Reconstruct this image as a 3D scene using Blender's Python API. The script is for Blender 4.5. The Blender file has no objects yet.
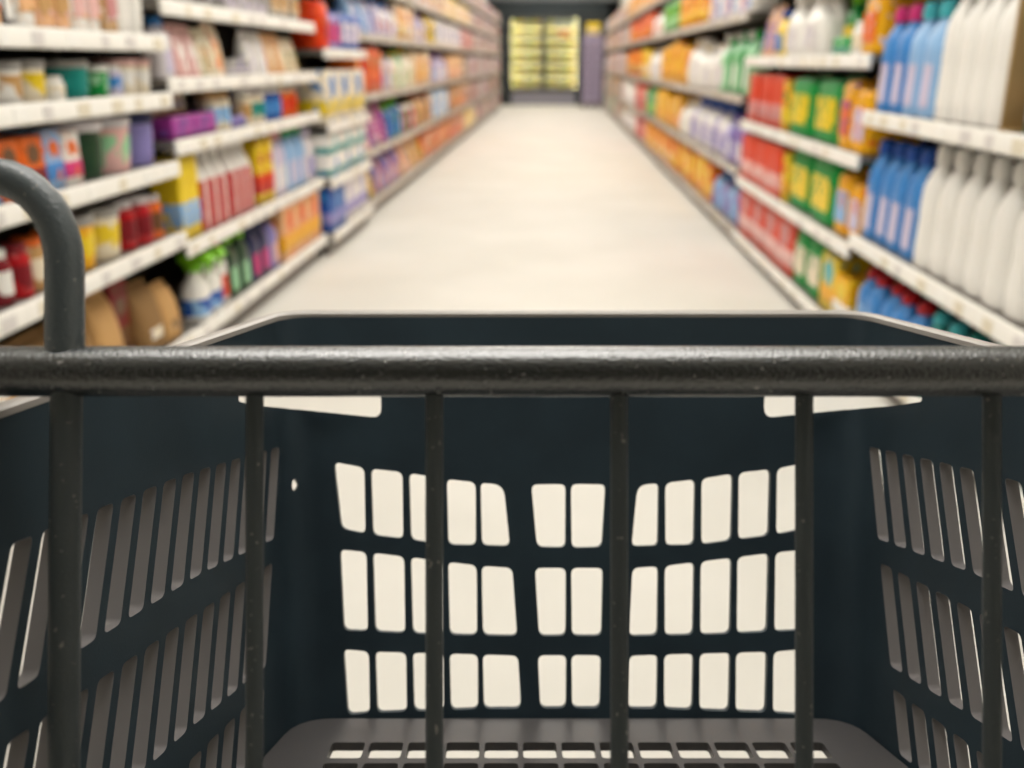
import bpy, bmesh, math, random
from math import pi, sin, cos, radians, sqrt
from mathutils import Vector, Matrix
from mathutils.geometry import delaunay_2d_cdt
random.seed(7)
COL = bpy.context.scene.collection

# ------------------------------------------------------------------ materials
def lin(c):
    if isinstance(c, str):
        c = c.lstrip('#'); c = tuple(int(c[i:i+2], 16)/255 for i in (0, 2, 4))
    return tuple(x/12.92 if x <= .04045 else ((x+.055)/1.055)**2.4 for x in c) + (1,)
MATS = {}
def mat(c, rough=.45, metal=0.0, bump=0.0, bscale=300.0, key=None):
    k = ('m', c, rough, metal, bump, bscale)
    if k in MATS: return MATS[k]
    m = bpy.data.materials.new('mat'); m.use_nodes = True
    nt = m.node_tree; b = nt.nodes['Principled BSDF']
    b.inputs['Base Color'].default_value = lin(c)
    b.inputs['Roughness'].default_value = rough
    b.inputs['Metallic'].default_value = metal; b.inputs['Specular IOR Level'].default_value = .35
    if bump:
        n = nt.nodes.new('ShaderNodeTexNoise'); n.inputs['Scale'].default_value = bscale; n.inputs['Detail'].default_value = 3
        t = nt.nodes.new('ShaderNodeTexCoord'); nt.links.new(t.outputs['Object'], n.inputs['Vector'])
        bp = nt.nodes.new('ShaderNodeBump'); bp.inputs['Strength'].default_value = bump; bp.inputs['Distance'].default_value = .002
        nt.links.new(n.outputs['Fac'], bp.inputs['Height']); nt.links.new(bp.outputs['Normal'], b.inputs['Normal'])
    MATS[k] = m
    return m
def print_mat(c1, c2, scale=22.0, amount=.52, rough=.4):
    """ink of a second colour printed in patches on a first colour"""
    k = ('p', c1, c2, scale, amount)
    if k in MATS: return MATS[k]
    m = bpy.data.materials.new('print'); m.use_nodes = True
    nt = m.node_tree; b = nt.nodes['Principled BSDF']; b.inputs['Roughness'].default_value = rough; b.inputs['Specular IOR Level'].default_value = .2
    t = nt.nodes.new('ShaderNodeTexCoord')
    mp = nt.nodes.new('ShaderNodeMapping'); mp.inputs['Scale'].default_value = (1, 1, .8)
    n = nt.nodes.new('ShaderNodeTexNoise'); n.inputs['Scale'].default_value = scale; n.inputs['Detail'].default_value = 1
    r = nt.nodes.new('ShaderNodeValToRGB')
    r.color_ramp.elements[0].position = amount-.02; r.color_ramp.elements[0].color = lin(c1)
    r.color_ramp.elements[1].position = amount+.02; r.color_ramp.elements[1].color = lin(c2)
    L = nt.links.new
    L(t.outputs['Object'], mp.inputs['Vector']); L(mp.outputs['Vector'], n.inputs['Vector'])
    L(n.outputs['Fac'], r.inputs['Fac']); L(r.outputs['Color'], b.inputs['Base Color'])
    MATS[k] = m
    return m
def coated_metal(c, speck, rough=.38, metal=0.0, ior=1.5):
    """powder coat with pores and small chips"""
    m = bpy.data.materials.new('powder_coat'); m.use_nodes = True
    nt = m.node_tree; b = nt.nodes['Principled BSDF']; L = nt.links.new
    t = nt.nodes.new('ShaderNodeTexCoord')
    n1 = nt.nodes.new('ShaderNodeTexNoise'); n1.inputs['Scale'].default_value = 520; n1.inputs['Detail'].default_value = 3
    n2 = nt.nodes.new('ShaderNodeTexNoise'); n2.inputs['Scale'].default_value = 310; n2.inputs['Detail'].default_value = 1
    for n in (n1, n2): L(t.outputs['Object'], n.inputs['Vector'])
    r = nt.nodes.new('ShaderNodeValToRGB')
    r.color_ramp.elements[0].position = .70; r.color_ramp.elements[0].color = lin(c)
    r.color_ramp.elements[1].position = .76; r.color_ramp.elements[1].color = lin(speck)
    L(n2.outputs['Fac'], r.inputs['Fac']); L(r.outputs['Color'], b.inputs['Base Color'])
    b.inputs['Roughness'].default_value = rough; b.inputs['Metallic'].default_value = metal; b.inputs['IOR'].default_value = ior
    bp = nt.nodes.new('ShaderNodeBump'); bp.inputs['Strength'].default_value = .45; bp.inputs['Distance'].default_value = .0012
    L(n1.outputs['Fac'], bp.inputs['Height']); L(bp.outputs['Normal'], b.inputs['Normal'])
    return m
def emit(c, s):
    m = bpy.data.materials.new('lamp'); m.use_nodes = True
    nt = m.node_tree; b = nt.nodes['Principled BSDF']
    b.inputs['Base Color'].default_value = lin(c)
    b.inputs['Emission Color'].default_value = lin(c); b.inputs['Emission Strength'].default_value = s
    return m
def glass_mat():
    m = bpy.data.materials.new('door_glass'); m.use_nodes = True
    nt = m.node_tree; nt.nodes.remove(nt.nodes['Principled BSDF'])
    o = nt.nodes['Material Output']
    tr = nt.nodes.new('ShaderNodeBsdfTransparent'); tr.inputs['Color'].default_value = (.93, .95, .94, 1)
    gl = nt.nodes.new('ShaderNodeBsdfGlossy'); gl.inputs['Roughness'].default_value = .05
    mx = nt.nodes.new('ShaderNodeMixShader'); mx.inputs[0].default_value = .06
    nt.links.new(tr.outputs[0], mx.inputs[1]); nt.links.new(gl.outputs[0], mx.inputs[2]); nt.links.new(mx.outputs[0], o.inputs['Surface'])
    return m

# ------------------------------------------------------------------ mesh helpers
class MB:
    def __init__(s): s.v = []; s.f = []
    def add(s, vs, fs):
        n = len(s.v); s.v += [tuple(p) for p in vs]; s.f += [tuple(i+n for i in f) for f in fs]
        return s
    def box(s, x0, x1, y0, y1, z0, z1, b=0.0):
        x0, x1 = min(x0, x1), max(x0, x1)
        if b <= 0:
            vs = [(x, y, z) for z in (z0, z1) for y in (y0, y1) for x in (x0, x1)]
            return s.add(vs, [(0, 2, 3, 1), (4, 5, 7, 6), (0, 1, 5, 4), (2, 6, 7, 3), (0, 4, 6, 2), (1, 3, 7, 5)])
        b = min(b, (x1-x0)*.45, (y1-y0)*.45, (z1-z0)*.45)
        def ring(i, z):
            X0, X1, Y0, Y1 = x0+i, x1-i, y0+i, y1-i
            c = b-i if b-i > 1e-5 else b*.2
            return [(X0+c, Y0, z), (X1-c, Y0, z), (X1, Y0+c, z), (X1, Y1-c, z), (X1-c, Y1, z), (X0+c, Y1, z), (X0, Y1-c, z), (X0, Y0+c, z)]
        return s.loft([ring(b*.7, z0), ring(0, z0+b), ring(0, z1-b), ring(b*.7, z1)])
    def loft(s, rings, cap=True, close=True):
        n = len(rings[0]); vs = [p for r in rings for p in r]; fs = []
        for i in range(len(rings)-1):
            for j in range(n if close else n-1):
                k = (j+1) % n
                fs.append((i*n+j, i*n+k, (i+1)*n+k, (i+1)*n+j))
        if cap and close:
            fs.append(tuple(range(n-1, -1, -1))); fs.append(tuple((len(rings)-1)*n+j for j in range(n)))
        return s.add(vs, fs)
    def tube(s, pts, r, n=12, cap=True):
        pts = [Vector(p) for p in pts]; rings = []
        t0 = (pts[1]-pts[0]).normalized()
        up = Vector((0, 0, 1)) if abs(t0.z) < .9 else Vector((1, 0, 0))
        nx = (up - t0*up.dot(t0)).normalized()
        for i, p in enumerate(pts):
            if i == 0: t = t0
            elif i == len(pts)-1: t = (pts[i]-pts[i-1]).normalized()
            else: t = ((pts[i]-pts[i-1]).normalized()+(pts[i+1]-pts[i]).normalized()).normalized()
            nx = (nx - t*nx.dot(t)).normalized(); ny = t.cross(nx)
            rr = r[i] if isinstance(r, (list, tuple)) else r
            rings.append([p + nx*rr*cos(2*pi*j/n) + ny*rr*sin(2*pi*j/n) for j in range(n)])
        return s.loft(rings, cap)
    def lathe(s, prof, n=24, sx=1.0, sy=1.0, cx=0, cy=0):
        return s.loft([[(cx+r*sx*cos(2*pi*j/n), cy+r*sy*sin(2*pi*j/n), z) for j in range(n)] for r, z in prof])
    def mesh(s, name, m, smooth=35):
        me = bpy.data.meshes.new(name); me.from_pydata(s.v, [], s.f)
        bm = bmesh.new(); bm.from_mesh(me)
        bmesh.ops.recalc_face_normals(bm, faces=bm.faces); bm.to_mesh(me); bm.free()
        if smooth:
            for p in me.polygons: p.use_smooth = True
            me.set_sharp_from_angle(angle=radians(smooth))
        me.materials.append(m)
        return me
    def build(s, name, m, parent=None, smooth=35):
        o = bpy.data.objects.new(name, s.mesh(name, m, smooth)); COL.objects.link(o)
        if parent: o.parent = parent
        return o
def empty(name, loc=(0, 0, 0), rz=0.0):
    o = bpy.data.objects.new(name, None); COL.objects.link(o)
    o.empty_display_size = .05; o.location = loc; o.rotation_euler = (0, 0, rz)
    return o
def tag(o, label, cat, group=None):
    o['label'] = label; o['category'] = cat
    if group: o['group'] = group
    return o
def struct(o, label=None):
    o['kind'] = 'structure'
    if label: o['label'] = label
    return o
def superring(w, d, z, e=4.0, n=24, cx=0, cy=0):
    out = []
    for j in range(n):
        a = 2*pi*(j+.5)/n; c, s_ = cos(a), sin(a)
        out.append((cx+d/2*math.copysign(abs(c)**(2/e), c), cy+w/2*math.copysign(abs(s_)**(2/e), s_), z))
    return out

# ------------------------------------------------------------------ the setting
def floor_mat():
    m = bpy.data.materials.new('polished_floor'); m.use_nodes = True
    nt = m.node_tree; b = nt.nodes['Principled BSDF']; L = nt.links.new
    t = nt.nodes.new('ShaderNodeTexCoord')
    n = nt.nodes.new('ShaderNodeTexNoise'); n.inputs['Scale'].default_value = 1.4; n.inputs['Detail'].default_value = 5
    L(t.outputs['Object'], n.inputs['Vector'])
    r = nt.nodes.new('ShaderNodeValToRGB')
    r.color_ramp.elements[0].position = .35; r.color_ramp.elements[0].color = lin('#d3d0c8')
    r.color_ramp.elements[1].position = .68; r.color_ramp.elements[1].color = lin('#dcd9d2')
    L(n.outputs['Fac'], r.inputs['Fac']); L(r.outputs['Color'], b.inputs['Base Color'])
    b.inputs['Roughness'].default_value = .6; b.inputs['Specular IOR Level'].default_value = .12
    return m
M_WHITE = mat('#f2efe8', .4)
M_RAIL = mat('#f6f3ec', .35)
M_SHELF = mat('#6f6a63', .5)  # boards darkened: shade beneath the shelves put into their colour
M_BACK = mat('#2d2823', .7)  # brown panel, darkened: shade between the shelves put into the colour
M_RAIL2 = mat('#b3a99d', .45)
M_KICK = mat('#86807a', .5)
M_UP = mat('#8d867b', .5)
M_TAG = [mat('#fbf9f4', .5), mat('#e6ddc8', .5), mat('#ded9d6', .5)]
XL, XR, YB, YF, ZC = -1.96, 1.72, 28.95, -2.4, 3.5
struct(MB().box(-3.2, 3.2, YF-.1, YB+.1, -.1, 0).build('floor', floor_mat(), smooth=0))
struct(MB().box(-3.2, 3.2, YF-.1, YB+.1, ZC, ZC+.1).build('ceiling', mat('#e9e6df', .8), smooth=0))
struct(MB().box(XL-.1, XL, YF, YB, 0, ZC).build('wall_left', mat('#d9d5cc', .8), smooth=0))
struct(MB().box(XR, XR+.1, YF, YB, 0, ZC).build('wall_right', mat('#d9d5cc', .8), smooth=0))
struct(MB().box(-3.2, 3.2, YB, YB+.1, 0, ZC).build('wall_back', mat('#23282a', .7), smooth=0))
struct(MB().box(-3.2, 3.2, YF-.1, YF, 0, ZC).build('wall_front', mat('#5a564f', .8), smooth=0))
struct(MB().box(XL, XR, YB-.42, YB, 2.76, 3.1).build('trim_1', mat('#8f9496', .6), smooth=0), 'grey bulkhead above the cooler')

# ceiling lamps
M_TUBE = emit('#fff7ea', 6.0)
NL = 11
names_ord = ['nearest', 'second', 'third', 'fourth', 'fifth', 'sixth', 'seventh', 'eighth', 'ninth', 'tenth', 'farthest']
for i in range(NL):
    y = 1.15 + i*2.56
    lr = empty('ceiling_light', (-.12, y, ZC))
    tag(lr, 'wide white panel lamp on the ceiling above the aisle, %s from the cart' % names_ord[i], 'ceiling light', 'panel lamps over the aisle')
    MB().box(-1.13, 1.13, -.73, .73, -.06, 0, .01).build('housing', M_WHITE, lr)
    MB().box(-1.1, 1.1, -.7, .7, -.075, -.06).build('diffuser', M_TUBE, lr)
    ld = bpy.data.lights.new('strip_lamp', 'AREA'); ld.shape = 'RECTANGLE'; ld.size = 2.2; ld.size_y = 1.4
    ld.energy = 66 if i == 0 else 37; ld.color = (.985, 1, .995)
    lo = bpy.data.objects.new('strip_lamp', ld); COL.objects.link(lo); lo.parent = lr; lo.location = (0, 0, -.09)
w = bpy.data.worlds.new('World'); bpy.context.scene.world = w; w.use_nodes = True
w.node_tree.nodes['Background'].inputs[0].default_value = (1, .97, .92, 1)
w.node_tree.nodes['Background'].inputs[1].default_value = .08

# ------------------------------------------------------------------ the shopping cart
YAW = radians(2.55); CX = .0525; BASE = Vector((CX, .5, 0)); HCAM = 1.15; PIT = radians(18.54)
Rz = Matrix.Rotation(YAW, 4, 'Z')
cart = empty('shopping_cart', Rz @ BASE, YAW)
tag(cart, 'dark grey slotted plastic shopping cart with metal bars standing in the aisle', 'shopping cart')
def plastic():
    m = bpy.data.materials.new('slate_plastic'); m.use_nodes = True
    nt = m.node_tree; b = nt.nodes['Principled BSDF']; L = nt.links.new
    t = nt.nodes.new('ShaderNodeTexCoord')
    n = nt.nodes.new('ShaderNodeTexNoise'); n.inputs['Scale'].default_value = 14; n.inputs['Detail'].default_value = 4
    L(t.outputs['Object'], n.inputs['Vector'])
    r = nt.nodes.new('ShaderNodeValToRGB')
    r.color_ramp.elements[0].position = .4; r.color_ramp.elements[0].color = lin('#2f3b43')
    r.color_ramp.elements[1].position = .75; r.color_ramp.elements[1].color = lin('#35434c')
    L(n.outputs['Fac'], r.inputs['Fac']); L(r.outputs['Color'], b.inputs['Base Color'])
    b.inputs['Roughness'].default_value = .5; b.inputs['Specular IOR Level'].default_value = .22; b.inputs['Specular Tint'].default_value = (.8, .92, 1, 1)
    n2 = nt.nodes.new('ShaderNodeTexNoise'); n2.inputs['Scale'].default_value = 700
    L(t.outputs['Object'], n2.inputs['Vector'])
    bp = nt.nodes.new('ShaderNodeBump'); bp.inputs['Strength'].default_value = .12; bp.inputs['Distance'].default_value = .001
    L(n2.outputs['Fac'], bp.inputs['Height']); L(bp.outputs['Normal'], b.inputs['Normal'])
    return m
M_PLAST = plastic()
M_COAT = coated_metal('#454b4d', '#85827f', .42, 0, 1.4)
M_LOOP = coated_metal('#4d5558', '#97948f', .34, 0, 1.6)
M_BAR = coated_metal('#1f2527', '#8f8c88', .27, 0, 2.2)
M_RIM = mat('#a39d97', .3)
M_RUB = mat('#1b1c1d', .7)
M_STEEL = mat('#8e9193', .35, .9)
def side_pt(s, v, sg):
    T = Vector((CX+sg*(.25+.16*s), .81-s, .941+.118*s)); B = Vector((CX+sg*(.235+.17*s), .684-s, .614+.255*s))
    return T.lerp(B, v)
def front_pt(a, v):
    u = a/.25
    return Vector((CX+u*(.25*(1-v)+.235*v), .81-.126*v, .941-.327*v))
RC = .026
def wall_pt(a, v):
    sg = 1 if a > 0 else -1; q = abs(a)-.25
    if q <= -RC: p = front_pt(a, v)
    elif q >= RC: p = side_pt(q, v, sg)
    else:
        t = (q+RC)/(2*RC)
        A = front_pt(sg*(.25-RC), v); K = front_pt(sg*.25, v); Bq = side_pt(RC, v, sg)
        p = A*(1-t)**2 + K*2*t*(1-t) + Bq*t*t
    return p - BASE
def round_poly(c, r, n=4):
    out = []
    N = len(c)
    for i in range(N):
        p = Vector(c[i]); a = (Vector(c[i-1])-p); b = (Vector(c[(i+1) % N])-p)
        rr = r[i] if isinstance(r, (list, tuple)) else r
        rr = min(rr, a.length*.48, b.length*.48)
        a.normalize(); b.normalize(); P0 = p+a*rr; P1 = p+b*rr
        for k in range(n+1):
            t = k/n
            out.append(P0*(1-t)**2 + p*2*t*(1-t) + P1*t*t)
    return out
def inside(pt, poly):
    x, y = pt; c = False; n = len(poly); j = n-1
    for i in range(n):
        xi, yi = poly[i]; xj, yj = poly[j]
        if (yi > y) != (yj > y) and x < (xj-xi)*(y-yi)/(yj-yi)+xi: c = not c
        j = i
    return c
def perforated(outer, holes, grid, fn, name, m, parent, thick):
    vs, es = [], []
    for poly in [outer]+holes:
        n0 = len(vs); vs += [Vector(p).to_2d() for p in poly]; k = len(poly)
        es += [(n0+i, n0+(i+1) % k) for i in range(k)]
    vs += [Vector(g).to_2d() for g in grid]
    r = delaunay_2d_cdt(vs, es, [], 0, 1e-6)
    P, F = r[0], r[2]
    boxes = [(min(p[0] for p in h), max(p[0] for p in h), min(p[1] for p in h), max(p[1] for p in h), h) for h in holes]
    fs = []
    for f in F:
        c = (sum(P[i][0] for i in f)/len(f), sum(P[i][1] for i in f)/len(f))
        if not inside(c, outer): continue
        if any(b[0] <= c[0] <= b[1] and b[2] <= c[1] <= b[3] and inside(c, b[4]) for b in boxes): continue
        fs.append(tuple(f))
    mb = MB(); mb.add([fn(p[0], p[1]) for p in P], fs)
    me = bpy.data.meshes.new(name); me.from_pydata(mb.v, [], mb.f)
    bm = bmesh.new(); bm.from_mesh(me)
    bm.verts.ensure_lookup_table(); flat = [P[v.index] for v in bm.verts if v.link_faces]
    loose = [v for v in bm.verts if not v.link_faces]; bmesh.ops.delete(bm, geom=loose, context='VERTS')
    bm.normal_update()
    bmesh.ops.recalc_face_normals(bm, faces=bm.faces)
    # extrude the sheet along its normals into a wall with real thickness
    bm.verts.ensure_lookup_table(); bm.normal_update()
    nv = len(bm.verts)
    V0 = [v.co.copy() for v in bm.verts]; N0 = [v.normal.copy() for v in bm.verts]
    F0 = [tuple(v.index for v in f.verts) for f in bm.faces]
    E0 = []
    for f in bm.faces:
        idx = [v.index for v in f.verts]
        for i, e in enumerate(f.edges):
            pass
    for e in bm.edges:
        if len(e.link_faces) == 1:
            f = e.link_faces[0]; idx = [v.index for v in f.verts]
            a, b = e.verts[0].index, e.verts[1].index
            ia = idx.index(a)
            E0.append((a, b) if idx[(ia+1) % len(idx)] == b else (b, a))
    bm.free()
    tf = thick if callable(thick) else (lambda p: thick)
    allv = V0 + [V0[i]+N0[i]*tf(flat[i]) for i in range(nv)]
    fs = [tuple(reversed(f)) for f in F0] + [tuple(i+nv for i in f) for f in F0] + [(a, b, b+nv, a+nv) for a, b in E0]
    out = MB(); out.add(allv, fs)
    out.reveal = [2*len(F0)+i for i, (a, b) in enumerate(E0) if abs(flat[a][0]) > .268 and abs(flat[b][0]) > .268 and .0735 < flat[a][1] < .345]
    return out, N0
# walls of the basket: (a, v*.35) drawing plane
VS = .35; SEND = .40
Lg = [(-.84, -.736), (-.715, -.602), (-.58, -.468), (-.447, -.344), (-.327, -.225)]
Rg = [(.21, .305), (.327, .434), (.455, .567), (.586, .70), (.721, .828)]
Cg = [(-.138, -.025), (-.007, .11)]
def interp(x, tab):
    for (x0, y0), (x1, y1) in zip(tab, tab[1:]):
        if x <= x1: return y0+(y1-y0)*max(0, (x-x0)/(x1-x0))
    return tab[-1][1]
rows_t = [[(0, .416), (.26, .418), (.33, .413), (.445, .404), (.6, .387), (.72, .378), (.85, .361)],
          [(0, .621), (.22, .621), (.33, .616), (.74, .582), (.85, .575)],
          [(0, .832), (.2, .834), (.33, .831), (.73, .824), (.85, .817)]]
rows_b = [[(0, .573), (.3, .567), (.45, .565), (.6, .551), (.72, .541), (.85, .522)],
          [(0, .786), (.2, .787), (.5, .783), (.85, .772)],
          [(0, .96), (.32, .962), (.73, .972), (.85, .978)]]
holes = []
for ri in range(3):
    for gi, g in ((0, Lg), (1, Cg), (2, Rg)):
        for ci, (u0, u1) in enumerate(g):
            ut0, ut1, ub0, ub1 = u0, u1, u0+.002, u1-.002
            rad = [.0058]*4
            if gi == 0 and ci == 4:
                ut1, ub1 = [(-.245, -.225), (-.217, -.202), (-.199, -.19)][ri]
                if ri == 0: rad = [.0045, .016, .0058, .0058]
            if gi == 2 and ci == 0:
                ut0, ub0 = [(.229, .208), (.212, .2), (.201, .194)][ri]
                if ri == 0: rad = [.016, .0045, .0045, .0058]
            if gi == 0 and ci == 0: ut0, ub0 = [(-.845, -.825), (-.832, -.826), (-.829, -.82)][ri]
            if gi == 1 and ci == 0: ut0, ub0 = [(-.147, -.128), (-.136, -.123), (-.128, -.12)][ri]
            if gi == 1 and ci == 1: ut1, ub1 = [(.117, .103), (.107, .102), (.1, .096)][ri]
            T = lambda u: interp(abs(u), rows_t[ri]); B = lambda u: interp(abs(u), rows_b[ri])
            c = [(ut0*.25, T(ut0)*VS), (ut1*.25, T(ut1)*VS), (ub1*.25, B(ub1)*VS), (ub0*.25, B(ub0)*VS)]
            holes.append(round_poly(c, rad))
st = [[(.03, .312), (.2, .256), (.4, .215)], [(.03, .571), (.16, .556), (.4, .53)], [(.02, .838), (.4, .836)]]
sb = [[(.03, .52), (.16, .481), (.29, .467), (.4, .46)], [(.02, .794), (.15, .775), (.4, .768)], [(.02, .972), (.4, .97)]]
for sg in (-1, 1):
    for ri in range(3):
        for k in range(14):
            s1 = .034+.0247*k; s2 = s1+.0165
            def corner(s, tab):
                v = interp(s, tab); return (sg*(.25+s+.08*(v-.48)), v*VS)
            holes.append(round_poly([corner(s1, st[ri]), corner(s2, st[ri]), corner(s2, sb[ri]), corner(s1, sb[ri])], .004, 3))
    # long grip slot wrapping round each front corner
    g = [(sg*.168, .182*VS), (sg*.25, .176*VS), (sg*.30, .15*VS), (sg*.342, .135*VS), (sg*.345, .158*VS), (sg*.30, .196*VS), (sg*.25, .229*VS), (sg*.168, .254*VS)]
    holes.append(round_poly(g, .009, 4))
holes.append([Vector((-.2495+.004*cos(t*pi/5), .414*VS+.0055*sin(t*pi/5))) for t in range(10)])
amax = .25+SEND
avals = [-.65+.02*i for i in range(1, 19)]
avals = sorted(set(round(x, 4) for x in ([i*.02 for i in range(-31, 32)] + [s*(.218+.004*i) for s in (-1, 1) for i in range(17)])))
avals = [a for a in avals if abs(a) < amax-.004]
VB = 1.055
grid = [(a, VS*VB*j/16) for a in avals for j in range(1, 16)]
outer = [(-amax, 0)] + [(a, 0) for a in avals] + [(amax, 0), (amax, VB*VS)] + [(a, VB*VS) for a in reversed(avals)] + [(-amax, VB*VS)]
fn = lambda a, y: wall_pt(a, y/VS)
def wall_thick(p):                        # the side walls carry deep ribs, the front wall is thinner
    return   .007 + .003*max(0, min(1, (abs(p[0])-.255)/.02))
mb, N0 = perforated(outer, holes, grid, fn, 'basket', M_PLAST, cart, wall_thick)
# wall must grow outward: test with the vertex nearest the middle of the front
k = min(range(len(N0)), key=lambda i: (Vector(mb.v[i])-wall_pt(.05, .2)).length)
if N0[k].y < 0:
    mb, N0 = perforated(outer, holes, grid, fn, 'basket', M_PLAST, cart, lambda p: -wall_thick(p))
basket = mb.build('basket', M_PLAST, cart, 30)
basket.data.materials.append(mat('#7a7778', .45))       # slot rib faces paler than the wall: light from outside painted into the colour
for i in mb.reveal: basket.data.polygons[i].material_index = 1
# rolled rim along the top edge
rings = []
apath = [-amax]+avals+[amax]
for i, a in enumerate(apath):
    p = wall_pt(a, 0); p2 = wall_pt(min(a+.003, amax), 0) if i < len(apath)-1 else p*2-wall_pt(a-.003, 0)
    t = (p2-p).normalized(); out = t.cross(Vector((0, 0, 1))).normalized()
    if out.dot(p-Vector((0, .1, p.z))) < 0: out = -out
    dn = Vector((0, 0, -1))
    prof = [(-.0006, .002), (.000, -.0015), (.002, -.003), (.008, -.003), (.0105, 0), (.0105, .012), (.008, .012), (.008, .003)]
    rings.append([p+out*x+dn*z for x, z in prof])
MB().loft(rings).build('rim', M_RIM, cart, 40)
# slotted floor of the basket
def floor_pt(x, s):
    return Vector((CX+x, .684+.126*.02-s, .614+.327*.02+.255*s)) - BASE
hw = lambda s: .2325+.17*s
S0, S1 = .004, .375
cells = []
ny = 9; pitch = .0305
for j in range(ny):
    s0 = .048+j*.0345; s1 = s0+.0265
    nx = int((hw(s0)-.036)*2/pitch); x0 = -nx*pitch/2
    for i in range(nx):
        cells.append(round_poly([(x0+i*pitch+.002, s0), (x0+(i+1)*pitch-.002, s0), (x0+(i+1)*pitch-.002, s1), (x0+i*pitch+.002, s1)], .003, 2))
fo = round_poly([(-hw(S0), S0), (hw(S0), S0), (hw(S1), S1), (-hw(S1), S1)], [.03, .03, .004, .004], 5)
fm, NF = perforated([tuple(p) for p in fo], cells, [], floor_pt, 'basket_floor', M_PLAST, cart, .007)
if NF[0].z > 0: fm, NF = perforated([tuple(p) for p in fo], cells, [], floor_pt, 'basket_floor', M_PLAST, cart, -.007)
fm.build('basket_floor', mat('#4d4b4b', .42, 0, .1, 600), cart, 30)  # paler than the walls: overhead sheen put into the floor colour
# rear rods lie in a plane that leans back like the front wall
def rear_pt(x, t, D=.47):          # t = metres measured down the leaning plane, 0 at the camera axis
    f = Vector((0, cos(PIT), -sin(PIT))); u = Vector((0, sin(PIT), cos(PIT)))
    return Vector((x, 0, HCAM)) + f*D - u*t - BASE
barz = -.0062
mb = MB(); pts = []
for i in range(41):
    x = CX-.33+.66*i/40; pts.append(rear_pt(x, barz))
pts = [rear_pt(CX-.345, barz+.05), rear_pt(CX-.343, barz+.03), rear_pt(CX-.338, barz+.01)] + pts + [rear_pt(CX+.338, barz+.01), rear_pt(CX+.343, barz+.03), rear_pt(CX+.345, barz+.05)]
mb.tube(pts, .0124, 24)
mb.build('handlebar', M_BAR, cart, 50)
for x in (-.1785, -.0905, 0, .0905, .1825):
    MB().tube([rear_pt(CX+x, barz+.003), rear_pt(CX+x, .1), rear_pt(CX+x, .345)], .0044, 14).build('rod', M_COAT, cart, 50)
for sg in (-1, 1):
    x = sg*.2715
    lo = []
    for q in (.36, .2, .05, 0, -.02):
        lo.append(rear_pt(CX+x-sg*.0, q+barz))
    MB().tube([rear_pt(CX+x+.001, barz), rear_pt(CX+x, .1), rear_pt(CX+x-.001, .36)] +
              [Vector((CX+x, .26, .45))-BASE, Vector((CX+x, .17, .16))-BASE], .0074, 16).build('post', M_COAT, cart, 50)
    # grip loop rising from the bar, bending outward and back to the user
    R = .037; R2 = .044
    c = [rear_pt(CX+x, barz+.002), rear_pt(CX+x, -.02), rear_pt(CX+x, -.058)]
    for k in range(1, 9):
        a = k/8*radians(86)
        c.append(rear_pt(CX+x+sg*R*(1-cos(a)), -.058-R2*sin(a)))
    e = c[-1]
    c += [e+Vector((sg*.03, 0, .001)), e+Vector((sg*.06, -.004, .0)), e+Vector((sg*.08, -.018, -.004)), e+Vector((sg*.09, -.04, -.01)), e+Vector((sg*.092, -.12, -.03))]
    lp = MB().tube(c, .0092, 18).build('grip_loop', M_LOOP, cart, 50)
    MB().tube([c[-1]+Vector((0, .05, .012)), c[-1], c[-1]-Vector((0, .012, .003))], [.0115, .0115, .008], 16).build('grip_sleeve', M_RUB, lp, 50)
    # lower chassis rail, basket bearer and castors
    rail = [Vector((CX+x, .17, .16)), Vector((CX+x, .25, .15)), Vector((CX+sg*.235, .80, .14)), Vector((CX+sg*.22, .86, .14))]
    MB().tube([p-BASE for p in rail], .009, 14).build('chassis_rail', M_COAT, cart, 50)
    br = [Vector((CX+sg*.262, .275, .52)), Vector((CX+sg*.2, .40, .54)), Vector((CX+sg*.18, .66, .575))]
    MB().tube([p-BASE for p in br], .007, 12).build('basket_bearer', M_COAT, cart, 50)
    for (px, py) in ((CX+x, .19), (CX+sg*.225, .84)):
        cb = Vector((px, py, 0))-BASE
        fk = MB()
        fk.box(cb.x-.018, cb.x+.018, cb.y-.02, cb.y+.02, .115, .122); fk.tube([cb+Vector((0, 0, .12)), cb+Vector((0, 0, .145))], .009, 12)
        for d in (-1, 1): fk.box(cb.x+d*.0165-.002, cb.x+d*.0165+.002, cb.y-.03, cb.y+.008, .045, .118)
        fko = fk.build('castor_fork', M_STEEL, cart)
        wh = MB(); ring = []
        for xx, r in ((-.012, .03), (-.012, .046), (-.008, .05), (.008, .05), (.012, .046), (.012, .03)):
            ring.append([(cb.x+xx, cb.y-.02+r*cos(2*pi*j/24), .05+r*sin(2*pi*j/24)) for j in range(24)])
        wh.loft(ring).build('wheel', M_RUB, fko)
MB().tube([Vector((CX-.18, .66, .575))-BASE, Vector((CX+.18, .66, .575))-BASE], .007, 12).build('crossbar', M_COAT, cart, 50)
MB().tube([Vector((CX-.271, .17, .16))-BASE, Vector((CX+.271, .17, .16))-BASE], .009, 12).build('crossbar', M_COAT, cart, 50)
MB().tube([Vector((CX-.22, .86, .14))-BASE, Vector((CX+.22, .86, .14))-BASE], .009, 12).build('crossbar', M_COAT, cart, 50)
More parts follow.
